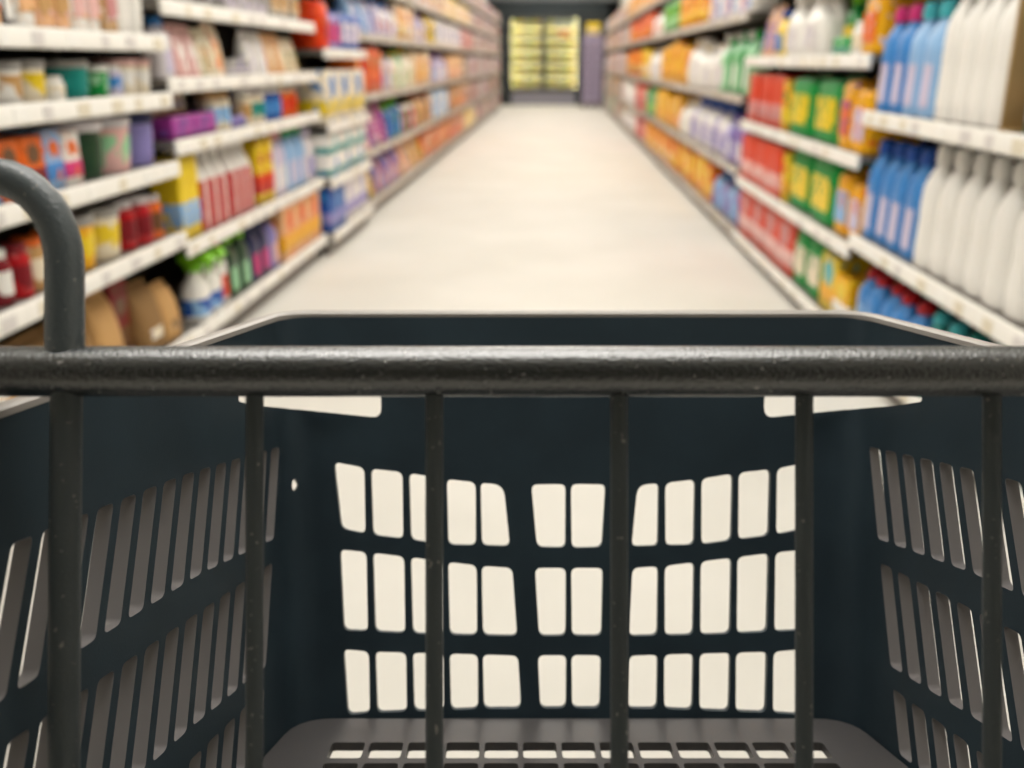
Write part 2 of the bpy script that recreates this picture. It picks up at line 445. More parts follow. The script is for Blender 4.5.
# lower basket: shallow tray with flared walls and a lowered middle at its front
def tray(hh):
    out = []
    for (x, y, zt) in [(-.24, .24, 1), (-.225, .86, 1), (-.10, .90, 1), (-.07, .905, .9), (.11, .905, .9), (.14, .90, 1), (.225, .86, 1), (.24, .24, 1)]:
        out.append((x*(1+.06*hh), .5+(y-.5)*(1+.08*hh)-.5, .17+.19*hh*zt))
    return out
tm = MB()
tm.loft([tray(0), tray(.5), tray(1)], cap=False)
tm.add(tray(0), [tuple(range(7, -1, -1))])
to = tm.build('lower_tray', M_PLAST, cart)
sm = to.modifiers.new('wall', 'SOLIDIFY'); sm.thickness = .006

# ------------------------------------------------------------------ shelving
def shelf_unit(side, xf, y0, y1, levels, ztop, label, depth=.46, tags=True, rail=None):
    """side -1 left run, +1 right run; xf = plane of the shelf fronts"""
    w_ = y1-y0; s = side
    u = empty('shelf_unit', (xf+s*depth/2, (y0+y1)/2, 0))
    tag(u, label, 'shelving', 'shelving units on the %s of the aisle' % ('left' if side < 0 else 'right'))
    fx = -s*depth/2; bx = s*depth/2          # local x of the front and of the back
    MB().box(bx-s*.02, bx, -w_/2, w_/2, .02, ztop).build('back_panel', M_BACK, u, 0)
    for d in (-1, 1):
        yy = d*(w_/2-.012)
        MB().box(bx-s*.06, bx-s*.02, yy-.012, yy+.012, 0, ztop, .003).build('upright', M_UP, u)
    MB().box(fx+s*.05, fx+s*.065, -w_/2, w_/2, 0, levels[0]-.05).build('kick_plate', M_KICK, u, 0)
    for li, z in enumerate(levels):
        sh = MB()
        sh.box(fx+s*.012, bx-s*.02, -w_/2+.002, w_/2-.002, z-.026, z)
        for d in (-1, 1):                     # tapered brackets under the shelf
            yy = d*(w_/2-.008)
            sh.add([(bx-s*.03, yy-.003, z-.03), (bx-s*.03, yy-.003, z-.10), (bx-s*.12, yy-.003, z-.03),
                    (bx-s*.03, yy+.003, z-.03), (bx-s*.03, yy+.003, z-.10), (bx-s*.12, yy+.003, z-.03)],
                   [(0, 1, 2), (3, 5, 4), (0, 3, 4, 1), (1, 4, 5, 2), (2, 5, 3, 0)]) if z > .3 else None
        so = sh.build('shelf', M_SHELF, u, 0)
        r = MB()
        prof = [(0.0, z-.046), (.003, z-.05), (.012, z-.048), (.014, z-.02), (.014, z+.006), (.004, z+.006), (.001, z-.002)]
        r.loft([[(fx+s*px, yy, pz) for px, pz in prof] for yy in (-w_/2+.001, w_/2-.001)])
        r.build('price_rail', rail or M_RAIL, so, 30)
        if tags:
            n = int(w_/.17)
            for i in range(n):
                yy = -w_/2+.09+i*w_/n+random.uniform(-.03, .03); tw = random.choice((.024, .03, .036))
                MB().box(fx-s*.0015, fx+s*.002, yy-tw, yy+tw, z-.043, z-.006).build('price_label', random.choice(M_TAG), so, 0)
    return u
L1 = [.14, .53, .795, 1.04, 1.235, 1.56]
L2 = [.135, .48, .865, 1.09, 1.36, 1.66]
L2B = [.135, .46, .79, 1.22, 1.66]
L3 = [.135, .51, .92, 1.345, 1.72, 2.07]
R1 = [.12, .50, .97, 1.50]
R2 = [.10, .45, .80, 1.175, 1.56]
R3 = [.11, .495, .945, 1.445, 1.85]
XFL, XFR = -1.41, 1.17
shelf_unit(-1, XFL, 1.25, 2.45, L1, 2.2, 'white shelving unit on the left nearest the camera, half outside the photo')
shelf_unit(-1, XFL, 2.45, 3.62, L1, 2.2, 'white shelving unit of tubs and jars beside the cart, left of the aisle')
shelf_unit(-1, XFL, 3.62, 4.76, L2, 2.2, 'white left shelving unit of pouches and bottles just past the tubs')
shelf_unit(-1, XFL, 4.76, 5.9, L2, 2.2, 'white left shelving unit with orange boxes on its lowest shelf')
shelf_unit(-1, XFL+.05, 5.9, 7.2, L2B, 2.2, 'white left shelving unit with yellow and teal banded boxes standing proud', depth=.51)
ORD = ['zeroth', 'first', 'second', 'third', 'fourth', 'fifth', 'sixth', 'seventh', 'eighth', 'ninth', 'tenth', 'eleventh', 'twelfth', 'thirteenth', 'fourteenth', 'fifteenth', 'sixteenth', 'seventeenth', 'eighteenth', 'nineteenth']
TENS = {2: 'twent', 3: 'thirt', 4: 'fort', 5: 'fift', 6: 'sixt', 7: 'sevent', 8: 'eight', 9: 'ninet'}
def ordinal(n):
    if n < 20: return ORD[n]
    if n >= 100: return 'hundred-and-' + ordinal(n-100) if n > 100 else 'hundredth'
    t, u = divmod(n, 10)
    return TENS[t]+'ieth' if u == 0 else TENS[t]+'y-'+ORD[u]
NF3 = 14; yb = 7.2; stp = (25.8-7.2)/NF3
for i in range(NF3):
    shelf_unit(-1, XFL, yb+i*stp, yb+(i+1)*stp, L3, 2.25, 'white shelving unit on the far left, %s beyond the teal banded boxes' % ordinal(i+1), tags=i < 3, rail=M_RAIL2)
shelf_unit(1, XFR, 1.45, 2.65, R1, 2.2, 'white shelving unit on the right nearest the camera, mostly outside the photo')
shelf_unit(1, XFR, 2.65, 3.87, R1, 2.2, 'white shelving unit of blue and white bottles beside the cart, right')
shelf_unit(1, XFR, 3.87, 5.12, R2, 2.2, 'white right shelving unit of green packs just past the blue bottles')
shelf_unit(1, XFR, 5.12, 6.4, R2, 2.2, 'white right shelving unit of red-orange packs past the green packs')
stp2 = (25.8-6.4)/NF3
for i in range(NF3):
    shelf_unit(1, XFR, 6.4+i*stp2, 6.4+(i+1)*stp2, R3, 2.2, 'white shelving unit on the far right, %s beyond the red-orange packs' % ordinal(i+1), tags=i < 3, rail=M_RAIL2)

# ------------------------------------------------------------------ goods: one builder per kind, front towards +x
C = dict(white='#f1eee8', cream='#efe2c8', lilac='#cfc6de', pink='#e8b9b4', hotpink='#d4307a', red='#b8141d', darkred='#7e1620', orange='#e86c1e', redorange='#dc3c16', amber='#eeae1c',
         yellow='#efcf28', tan='#c79b63', kraft='#8f6d43', brown='#6d4a2c', green='#109443', lime='#7fc424', darkgreen='#23432b', teal='#1d8f86', aqua='#45b3bd', blue='#3f86cc', deepblue='#2456ad', navy='#1c2553',
         skyblue='#8fb9e4', purple='#7a4fa0', violet='#8f86c4', magenta='#a93f9c', grey='#9b9894', darkgrey='#45464a', black='#1d1c1e', peach='#eab583', olive='#7d7a35', mint='#9bd3a4', rose='#c98a8a', clear='#dcd6da')
TXT = dict(hotpink='pink', darkred='dark-red', redorange='red-orange', darkgreen='dark-green', deepblue='deep-blue', skyblue='pale-blue', darkgrey='dark-grey', clear='pale', kraft='brown')
def cn(c): return TXT.get(c, c)
def K(c, r=.4): return mat(C[c], r)
def b_carton(t, w, d, h, c1, c2, c3):
    MB().box(-d/2, d/2, -w/2, w/2, 0, h, min(.006, w*.05)).build('box_body', print_mat(C[c1], C[c3], 9/max(w, .06), .62), t)
    e = .0012
    MB().box(-d/2-e, d/2+e, -w/2-e, w/2+e, h*.16, h*.46, .003).build('printed_band', print_mat(C[c2], C[c3], 26, .6), t)
    mb = MB(); rr = min(w, h)*.27
    mb.loft([[(x, rr*cos(2*pi*j/20), h*.7+rr*.8*sin(2*pi*j/20)) for j in range(20)] for x in (d/2-.001, d/2+.002)]).build('emblem', K(c3), t)
def b_pack(t, w, d, h, c1, c2, c3):       # soft wrapped pack with rounded edges and a gathered top seal
    rs = [superring(w*.9, d*.9, 0, 5), superring(w, d, h*.05, 5), superring(w*1.0, d, h*.5, 4.5), superring(w, d*.97, h*.9, 5), superring(w*.9, d*.86, h*.97, 5), superring(w*.75, d*.6, h, 5)]
    MB().loft(rs).build('wrapper', print_mat(C[c1], C[c3], 8/max(w, .06), .64), t)
    MB().loft([superring(w*.56, .006, h*.995, 6, cx=0), superring(w*.6, .004, h*1.05, 6)]).build('seal', K(c1), t)
    e = .002
    MB().loft([[(d/2+e-.006, -w*.36, h*.2), (d/2+e-.006, w*.36, h*.2), (d/2+e-.006, w*.36, h*.72), (d/2+e-.006, -w*.36, h*.72)],
               [(d/2+e, -w*.34, h*.21), (d/2+e, w*.34, h*.21), (d/2+e, w*.34, h*.71), (d/2+e, -w*.34, h*.71)]]).build('label', print_mat(C[c2], C[c3], 24, .56), t)
def b_tub(t, w, d, h, c1, c2, c3):        # c1 body, c2 lid, c3 label
    r = w/2; hb = h*.84
    MB().lathe([(r*.8, 0), (r*.88, .006), (r*.97, hb*.96), (r*.97, hb)], 28).build('tub_body', K(c1), t)
    MB().lathe([(r, hb-.004), (r*1.03, hb), (r*1.03, h-.004), (r*.99, h), (r*.9, h), (r*.88, h-.004), (.001, h-.004)], 28).build('lid', K(c2), t)
    MB().lathe([(r*.905, hb*.17), (r*.978, hb*.82)], 28).build('label', print_mat(C[c3], C[c1], 20, .58), t)
def b_jar(t, w, d, h, c1, c2, c3):
    r = w/2
    MB().lathe([(r*.85, 0), (r*.97, h*.03), (r, h*.08), (r, h*.7), (r*.93, h*.78), (r*.78, h*.83), (r*.76, h*.86)], 24).build('jar_body', K(c1, .2), t)
    MB().lathe([(r*.8, h*.84), (r*.84, h*.85), (r*.84, h*.98), (r*.8, h), (.001, h)], 24).build('lid', K(c2), t)
    MB().lathe([(r*1.012, h*.2), (r*1.012, h*.62)], 24).build('label', print_mat(C[c3], C[c1], 28, .6), t)
def b_can(t, w, d, h, c1, c2, c3):
    r = w/2
    MB().lathe([(r*.93, 0), (r, .004), (r, .008), (r*.97, .012), (r*.97, h-.012), (r, h-.008), (r, h-.003), (r*.95, h), (r*.92, h-.005), (.001, h-.005)], 24).build('can_body', K(c2), t)
    MB().lathe([(r*.985, .014), (r*.985, h-.014)], 24).build('label', print_mat(C[c1], C[c3], 22, .55), t)
def b_bottle(t, w, d, h, c1, c2, c3):     # c1 body, c2 cap, c3 label
    hs = h*.66
    rs = [superring(w*.86, d*.86, 0, 3), superring(w, d, h*.02, 3), superring(w, d, h*.2, 3), superring(w*.95, d*.95, h*.4, 3), superring(w, d, h*.52, 3), superring(w*.93, d*.95, hs, 2.8),
          superring(w*.72, d*.78, h*.74, 2.5), superring(w*.46, d*.56, h*.8, 2.2), superring(w*.36, w*.36, h*.84, 2), superring(w*.36, w*.36, h*.87, 2)]
    MB().loft(rs).build('bottle_body', K(c1, .3), t)
    MB().lathe([(w*.2, h*.85), (w*.235, h*.855), (w*.235, h*.93), (w*.2, h*.985), (w*.15, h), (.001, h)], 20).build('cap', K(c2), t)
    def patch(ww, dd, zz):                # the rings' front facing third, as a closed curved plate
        r = [p for p in superring(ww, dd, zz, 3, 48) if abs(p[1]) < ww*.33 and p[0] > 0]
        r.sort(key=lambda p: p[1])
        return [(x+.0015, y, z) for x, y, z in r] + [(x-.004, y, z) for x, y, z in reversed(r)]
    MB().loft([patch(w, d, h*.1), patch(w, d, h*.2), patch(w*.975, d*.975, h*.3), patch(w*.95, d*.95, h*.4), patch(w*.98, d*.98, h*.47)]).build('label', print_mat(C[c3], C[c2], 18, .66), t)
def b_jug(t, w, d, h, c1, c2, c3):        # detergent jug: body with a side handle, offset neck, cap
    rs = [superring(w*.9, d*.88, 0, 4), superring(w, d, h*.03, 4), superring(w, d, h*.45, 4), superring(w*.93, d*.95, h*.6, 3.5, cy=-w*.03),
          superring(w*.62, d*.8, h*.72, 3, cy=-w*.14), superring(w*.36, w*.36, h*.82, 2, cy=-w*.2), superring(w*.34, w*.34, h*.86, 2, cy=-w*.2)]
    MB().loft(rs).build('jug_body', K(c1, .3), t)
    MB().tube([(0, -w*.1, h*.76), (0, w*.1, h*.8), (0, w*.3, h*.76), (0, w*.42, h*.62), (0, w*.43, h*.48)], [w*.07, w*.075, w*.08, w*.08, w*.08], 10).build('handle', K(c1, .3), t)
    MB().lathe([(w*.2, h*.84), (w*.24, h*.85), (w*.23, h*.99), (w*.2, h), (.001, h)], 20, cy=-w*.2).build('cap', K(c2), t)
    x0 = d/2
    MB().loft([[(x0-.006, -w*.36, h*.12), (x0-.006, w*.36, h*.12), (x0-.006, w*.33, h*.5), (x0-.006, -w*.33, h*.5)],
               [(x0+.002, -w*.35, h*.125), (x0+.002, w*.35, h*.125), (x0+.002, w*.32, h*.49), (x0+.002, -w*.32, h*.49)]]).build('label', print_mat(C[c3], C[c2], 20, .56), t)
def b_spray(t, w, d, h, c1, c2, c3):
    rs = [superring(w*.9, d*.9, 0, 3), superring(w, d, h*.02, 3), superring(w, d, h*.36, 3), superring(w*.9, d*.9, h*.5, 2.6), superring(w*.5, d*.55, h*.63, 2.2), superring(w*.36, w*.36, h*.7, 2), superring(w*.36, w*.36, h*.74, 2)]
    MB().loft(rs).build('bottle_body', K(c1, .3), t)
    hd = MB()
    hd.lathe([(w*.22, h*.72), (w*.27, h*.73), (w*.27, h*.82), (w*.2, h*.85), (.001, h*.85)], 16)
    hd.loft([superring(w*.42, w*.9, h*.84, 3, 16, cx=w*.1), superring(w*.46, w*1.15, h*.9, 3, 16, cx=w*.12), superring(w*.36, w*.95, h*.98, 3, 16, cx=w*.08), superring(w*.2, w*.6, h, 3, 16, cx=w*.04)])
    ho = hd.build('trigger_head', K(c2), t)
    MB().tube([(w*.42, 0, h*.86), (w*.5, 0, h*.8), (w*.42, 0, h*.72)], w*.07, 8).build('trigger', K(c2), ho)
    MB().loft([[(x*1.02, y*1.02, z) for x, y, z in superring(w, d, zz, 3)] for zz in (h*.08, h*.33)]).build('label', print_mat(C[c3], C['skyblue'], 20, .55), t)
def b_pouch(t, w, d, h, c1, c2, c3):      # stand-up pouch
    rs = [superring(w*.92, d, 0, 3), superring(w, d*1.02, h*.1, 3), superring(w, d*.8, h*.45, 3), superring(w, d*.4, h*.8, 3.5), superring(w*.98, .008, h*.93, 8), superring(w*.98, .004, h, 8)]
    MB().loft(rs).build('pouch_body', print_mat(C[c1], C[c3], 7/max(w, .06), .6), t)
    rs = [[(x, y*.74, z) for x, y, z in superring(w, dd*1.03, zz, 3)] for zz, dd in ((h*.14, d*1.0), (h*.45, d*.81), (h*.66, d*.57))]
    MB().loft(rs).build('label', print_mat(C[c2], C[c3], 20, .56), t)
def b_sack(t, w, d, h, c1, c2, c3):       # paper sack with gusset creases and a rolled top
    rs = [superring(w*.94, d*.94, 0, 7), superring(w, d, h*.03, 6), superring(w*1.03, d*1.06, h*.3, 4.5), superring(w*1.0, d*.92, h*.6, 4), superring(w*.99, d*.6, h*.82, 5), superring(w*.97, d*.22, h*.93, 6)]
    MB().loft(rs).build('sack_body', mat(C[c1], .8, 0, .5, 40), t)
    MB().tube([(0, -w*.49, h*.95), (0, 0, h*.955), (0, w*.49, h*.95)], h*.045, 10).build('rolled_top', mat(C[c1], .8), t)
    MB().loft([[(x, y*.7, z) for x, y, z in superring(w*1.02, d*1.075, zz, 5)] for zz in (h*.22, h*.36)]).build('label', print_mat(C[c2], C[c3], 20, .56), t)
def b_multi(t, w, d, h, c1, c2, c3):      # shrink wrapped pack of bottles
    n = 3; r = w/n/2*.98
    for i in range(n):
        for dx in (-1, 1):
            cx, cy = dx*d/4, -w/2+r*1.02+i*w/n
            bo = MB().lathe([(r*.9, 0), (r, h*.03), (r, h*.6), (r*.8, h*.72), (r*.4, h*.85), (r*.38, h*.9)], 16, cx=cx, cy=cy).build('bottle', K(c1, .3), t)
            MB().lathe([(r*.42, h*.88), (r*.45, h*.89), (r*.45, h*.985), (r*.4, h), (.001, h)], 12, cx=cx, cy=cy).build('cap', K(c3), bo)
    MB().loft([superring(w*1.03, d*1.03, h*.02, 12, 40), superring(w*1.035, d*1.035, h*.3, 12, 40), superring(w*1.03, d*1.03, h*.62, 12, 40)]).build('wrap', print_mat(C[c2], C[c1], 10, .7), t)
KINDS = dict(carton=(b_carton, 'box', 'carton'), pack=(b_pack, 'pack', 'wrapped_pack'), tub=(b_tub, 'tub', 'lidded_tub'), jar=(b_jar, 'jar', 'screw_lid_jar'), can=(b_can, 'can', 'food_can'),
             bottle=(b_bottle, 'bottle', 'plastic_bottle'), jug=(b_jug, 'jug', 'detergent_jug'), spray=(b_spray, 'spray bottle', 'spray_bottle'), pouch=(b_pouch, 'pouch', 'stand_up_pouch'),
             sack=(b_sack, 'sack', 'paper_sack'), multi=(b_multi, 'multipack', 'bottle_multipack'))
WORD = dict(carton='{a} box with {b} band', pack='{a} pack with {b} label', tub='{a} tub with {b} lid', jar='{a} jar with {b} lid', can='{a} labelled can', bottle='{a} bottle with {b} cap',
            jug='{a} jug with {b} cap', spray='{a} spray bottle with {b} trigger', pouch='{a} pouch with {b} label', sack='{a} paper sack', multi='{a} bottle multipack in {b} wrap')
PROTO = {}
def link_copy(o, parent=None):
    c = o.copy(); COL.objects.link(c)
    if parent: c.parent = parent
    for ch in o.children: link_copy(ch, c)
    return c
def good(kind, w, d, h, c1, c2, c3):
    key = (kind, w, d, h, c1, c2, c3)
    if key not in PROTO:
        t = empty(KINDS[kind][2]); KINDS[kind][0](t, w, d, h, c1, c2, c3); PROTO[key] = t
        return t
    return link_copy(PROTO[key])
def put(side, kind, w, d, h, cols, x, y, z, rot=0.0, label='', group='', tilt=0.0):
    o = good(kind, w, d, h, *cols)
    o.location = (x, y, z+.001); o.rotation_euler = (tilt, 0, (pi if side > 0 else 0)+rot)
    tag(o, label, KINDS[kind][1], group)
    return o
def row(side, xf, z, y0, items, place, group, jitter=.012, short=False):
    """items: (kind, w, d, h, (c1,c2,c3), count[, gap_before[, inset]]) laid out from y0 away from the camera"""
    y = y0; n = 0
    for it in items:
        kind, w, d, h, cols, cnt = it[:6]
        gap = it[6] if len(it) > 6 else 0.0; inset = it[7] if len(it) > 7 else .03
        if kind in ('tub', 'jar', 'can'): d = w
        y += gap
        for _ in range(cnt):
            n += 1
            x = xf + side*(inset+d/2+random.uniform(0, jitter))
            look = WORD[kind].format(a=cn(cols[0]), b=cn(cols[1]))
            put(side, kind, w, d, h, cols, x, y+w/2, z, random.uniform(-.03, .03), '%s, %s from near end of %s' % (look, ordinal(n), place), group)
            y += w*1.015+.004
    return y
def G(side, level): return 'goods on the %s %s' % (side, level)

# ---- left, first bay (tubs and jars)
row(-1, XFL, L1[4], 2.02, [('pack', .14, .2, .22, ('lilac', 'white', 'pink'), 2), ('pack', .1, .2, .22, ('peach', 'tan', 'white'), 1, .0), ('pack', .1, .2, .21, ('peach', 'white', 'orange'), 2), ('bottle', .06, .06, .2, ('darkgrey', 'grey', 'white'), 1),
    ('pack', .1, .2, .21, ('white', 'peach', 'tan'), 1), ('pack', .1, .2, .21, ('peach', 'tan', 'pink'), 2), ('pack', .1, .2, .2, ('white', 'pink', 'peach'), 2), ('pack', .1, .2, .2, ('tan', 'rose', 'white'), 1), ('tub', .13, 0, .17, ('white', 'cream', 'white'), 2)], 'fifth shelf, left tub bay', G('left tub bay', 'fifth shelf'))
row(-1, XFL, L1[3], 2.33, [('tub', .12, 0, .11, ('white', 'grey', 'tan'), 3), ('tub', .13, 0, .115, ('cream', 'grey', 'yellow'), 1), ('jar', .08, 0, .07, ('white', 'white', 'cream'), 1),
    ('tub', .17, 0, .115, ('teal', 'grey', 'teal'), 1, .03), ('tub', .1, 0, .1, ('green', 'white', 'mint'), 1, .0), ('jar', .07, 0, .1, ('lilac', 'white', 'blue'), 1), ('tub', .14, 0, .12, ('cream', 'pink', 'white'), 2)], 'fourth shelf, left tub bay', G('left tub bay', 'fourth shelf'))
row(-1, XFL, L1[2], 2.27, [('carton', .1, .16, .15, ('blue', 'orange', 'white'), 2), ('carton', .12, .16, .16, ('orange', 'darkred', 'brown'), 2), ('carton', .1, .16, .17, ('skyblue', 'blue', 'orange'), 1), ('carton', .1, .16, .16, ('white', 'hotpink', 'orange'), 1),
    ('tub', .2, 0, .18, ('darkgreen', 'clear', 'darkgreen'), 1, .02), ('tub', .2, 0, .18, ('pink', 'clear', 'mint'), 1), ('tub', .2, 0, .18, ('violet', 'navy', 'violet'), 1, .01)], 'third shelf, left tub bay', G('left tub bay', 'third shelf'))
row(-1, XFL, L1[1], 2.1, [('tub', .1, 0, .15, ('white', 'clear', 'lilac'), 2), ('jar', .09, 0, .15, ('darkred', 'white', 'white'), 2), ('jar', .085, 0, .15, ('red', 'darkred', 'darkred'), 1), ('jar', .09, 0, .15, ('tan', 'orange', 'cream'), 2),
    ('tub', .18, 0, .17, ('amber', 'grey', 'yellow'), 1, .05), ('tub', .18, 0, .17, ('cream', 'grey', 'yellow'), 1), ('jar', .11, 0, .17, ('red', 'clear', 'darkred'), 2), ('jar', .1, 0, .16, ('orange', 'clear', 'brown'), 1)], 'second shelf, left tub bay', G('left tub bay', 'second shelf'))
row(-1, XFL, L1[0], 2.1, [('sack', .2, .16, .27, ('kraft', 'white', 'cream'), 1), ('carton', .16, .2, .2, ('white', 'cream', 'tan'), 1), ('sack', .2, .16, .27, ('kraft', 'tan', 'cream'), 2), ('sack', .18, .15, .3, ('tan', 'kraft', 'cream'), 1, .01),
    ('carton', .14, .2, .3, ('darkred', 'brown', 'brown'), 1, .0, .08), ('sack', .18, .16, .26, ('kraft', 'cream', 'white'), 1), ('sack', .15, .14, .22, ('tan', 'kraft', 'cream'), 1)], 'left tub bay floor shelf', G('left tub bay', 'lowest shelf'))
# ---- left, second bay
row(-1, XFL, L2[4], 3.66, [('pack', .2, .25, .16, ('grey', 'lilac', 'darkgrey'), 4), ('pack', .2, .25, .16, ('clear', 'grey', 'lilac'), 3), ('pack', .2, .25, .16, ('grey', 'tan', 'cream'), 3)], 'fifth left pouch shelf', G('left pouch bays', 'fifth shelf'))
row(-1, XFL, L2[3], 3.66, [('bottle', .13, .1, .22, ('clear', 'blue', 'lilac'), 1), ('pouch', .13, .1, .2, ('pink', 'white', 'rose'), 2, .02), ('pouch', .13, .1, .19, ('cream', 'tan', 'olive'), 1), ('pouch', .16, .1, .22, ('cream', 'peach', 'orange'), 1),
    ('carton', .3, .16, .07, ('grey', 'clear', 'violet'), 1, .03), ('pouch', .15, .1, .2, ('white', 'clear', 'lilac'), 2, .0), ('pouch', .15, .1, .2, ('peach', 'cream', 'tan'), 2), ('pouch', .14, .1, .18, ('cream', 'olive', 'tan'), 2)], 'fourth left pouch shelf', G('left pouch bays', 'fourth shelf'))
row(-1, XFL, L2[2], 3.68, [('carton', .24, .1, .085, ('magenta', 'magenta', 'purple'), 2), ('jar', .1, 0, .16, ('cream', 'tan', 'skyblue'), 2, .01), ('carton', .2, .12, .05, ('violet', 'deepblue', 'purple'), 1), ('jar', .1, 0, .16, ('cream', 'white', 'tan'), 1),
    ('jar', .1, 0, .16, ('cream', 'clear', 'teal'), 2), ('jar', .1, 0, .16, ('deepblue', 'white', 'blue'), 3), ('jar', .1, 0, .16, ('orange', 'cream', 'redorange'), 3)], 'third left pouch shelf', G('left pouch bays', 'third shelf'))
row(-1, XFL-.11, L2[2], 3.7, [('jar', .09, 0, .16, ('clear', 'cream', 'tan'), 5)], 'back of third left pouch shelf', G('left pouch bays', 'third shelf back rank'))
row(-1, XFL-.12, L2[2], 4.40, [('jar', .09, 0, .16, ('clear', 'tan', 'skyblue'), 2)], 'back of third left shelf', G('left pouch bays', 'third shelf back rank end'))
row(-1, XFL, L2[1], 3.68, [('carton', .1, .12, .32, ('yellow', 'skyblue', 'yellow'), 2), ('multi', .34, .2, .33, ('white', 'red', 'white'), 1, .02), ('multi', .34, .2, .33, ('white', 'red', 'white'), 1, .02), ('carton', .12, .14, .31, ('yellow', 'redorange', 'red'), 2, .07),
    ('bottle', .13, .09, .33, ('lilac', 'rose', 'white'), 2, .03), ('bottle', .13, .09, .33, ('skyblue', 'green', 'lilac'), 3), ('bottle', .11, .09, .3, ('clear', 'lilac', 'violet'), 2)], 'second left pouch shelf', G('left pouch bays', 'second shelf'))
row(-1, XFL, L2[0], 3.76, [('spray', .14, .11, .275, ('white', 'lime', 'deepblue'), 2, 0, .015), ('bottle', .12, .08, .27, ('white', 'red', 'redorange'), 1), ('bottle', .15, .09, .28, ('darkgreen', 'lime', 'mint'), 2), ('bottle', .15, .09, .28, ('navy', 'navy', 'hotpink'), 2, .01),
    ('bottle', .14, .09, .27, ('violet', 'brown', 'pink'), 1, .01), ('carton', .27, .2, .30, ('peach', 'amber', 'orange'), 3, .02, .01)], 'lowest left pouch shelf', G('left pouch bays', 'lowest shelf'))
# ---- left, proud unit with banded boxes
XP = XFL+.05
row(-1, XP, L2B[3], 5.93, [('pack', .2, .2, .27, ('redorange', 'red', 'orange'), 1, 0, .01), ('pack', .2, .2, .22, ('violet', 'hotpink', 'red'), 2), ('pack', .2, .2, .24, ('deepblue', 'lilac', 'white'), 3)], 'top shelf, left banded boxes', G('left banded box unit', 'top shelf'))
row(-1, XP, L2B[2], 5.93, [('carton', .4, .24, .31, ('cream', 'yellow', 'blue'), 3, 0, .02)], 'third shelf, left banded boxes', G('left banded box unit', 'third shelf'))
row(-1, XP, L2B[1], 5.93, [('carton', .4, .24, .132, ('white', 'teal', 'blue'), 3, 0, .02)], 'second shelf, left banded boxes', G('left banded box unit', 'second shelf'))
row(-1, XP, L2B[1]+.134, 5.93, [('carton', .4, .24, .132, ('white', 'teal', 'aqua'), 3, 0, .02)], 'upper layer, left banded boxes', G('left banded box unit', 'second shelf upper layer'), 0.0)
row(-1, XP, L2B[0], 5.93, [('carton', .42, .24, .27, ('deepblue', 'violet', 'blue'), 1, 0, .02), ('carton', .38, .24, .28, ('white', 'violet', 'lilac'), 2, 0, .02)], 'lowest shelf, left banded boxes', G('left banded box unit', 'lowest shelf'))
# ---- left, far run: blocks of colour (end of block along the aisle, kind, colours)
def far(side, xf, z, hmax, y0, blocks, place, group):
    y = y0; n = 0
    for (ye, kind, w, cols) in blocks:
        if y > 14: w = w*1.5
        while y + w < ye+.05 and y+w < 25.75:
            n += 1
            h = hmax*random.choice((.78, .84, .9)); dd = w if kind in ('tub', 'jar', 'can') else min(.26, w*1.0)
            hh = round(min(h, w*3.2 if kind not in ('tub', 'jar', 'can') else w*1.5), 2)
            cc = cols[(n) % len(cols)]
            x = xf+side*(.02+dd/2+random.uniform(0, .025))
            look = WORD[kind].format(a=cn(cc[0]), b=cn(cc[1]))
            put(side, kind, round(w, 3), round(dd, 3), hh, cc, x, y+w/2, z, random.uniform(-.04, .04), '%s, %s from near end of %s' % (look, ordinal(n), place), group)
            y += w*1.03+.006
        y = max(y, ye) if y < ye-.3 else y
FP = [('clear', 'rose', 'brown'), ('rose', 'brown', 'clear'), ('grey', 'white', 'brown'), ('brown', 'cream', 'grey'), ('clear', 'darkred', 'lilac'), ('tan', 'brown', 'white'), ('lilac', 'rose', 'brown')]
far(-1, XFL, L3[3], .34, 7.25, [(8.1, 'pouch', .2, [('lilac', 'blue', 'deepblue'), ('skyblue', 'white', 'blue')]), (9.2, 'bottle', .16, [('white', 'violet', 'lilac'), ('lilac', 'blue', 'rose')]), (10.2, 'carton', .2, [('amber', 'yellow', 'peach'), ('cream', 'lilac', 'rose')]),
    (11.3, 'bottle', .16, [('violet', 'lilac', 'white'), ('lilac', 'purple', 'tan')]), (12.2, 'pack', .2, [('yellow', 'olive', 'tan'), ('lilac', 'yellow', 'violet')]), (15.5, 'pack', .24, [('white', 'lilac', 'skyblue'), ('lilac', 'white', 'deepblue')]), (17.5, 'pack', .26, [('rose', 'red', 'white')]), (25.7, 'pack', .26, FP)], 'fourth shelf, far left run', G('far left run', 'fourth shelf'))
far(-1, XFL, L3[2], .385, 7.25, [(8.4, 'carton', .2, [('redorange', 'orange', 'red'), ('orange', 'redorange', 'tan')]), (9.0, 'bottle', .14, [('lilac', 'brown', 'violet'), ('tan', 'brown', 'cream')]), (10.2, 'bottle', .15, [('mint', 'green', 'white'), ('white', 'green', 'mint'), ('cream', 'amber', 'tan')]),
    (11.6, 'pack', .2, [('cream', 'peach', 'tan'), ('peach', 'amber', 'cream')]), (13.2, 'bottle', .18, [('violet', 'lilac', 'skyblue'), ('lilac', 'purple', 'white')]), (15.5, 'carton', .24, [('peach', 'orange', 'cream'), ('tan', 'cream', 'peach')]), (25.7, 'pack', .26, FP+[('brown', 'rose', 'pink')])], 'third shelf, far left run', G('far left run', 'third shelf'))
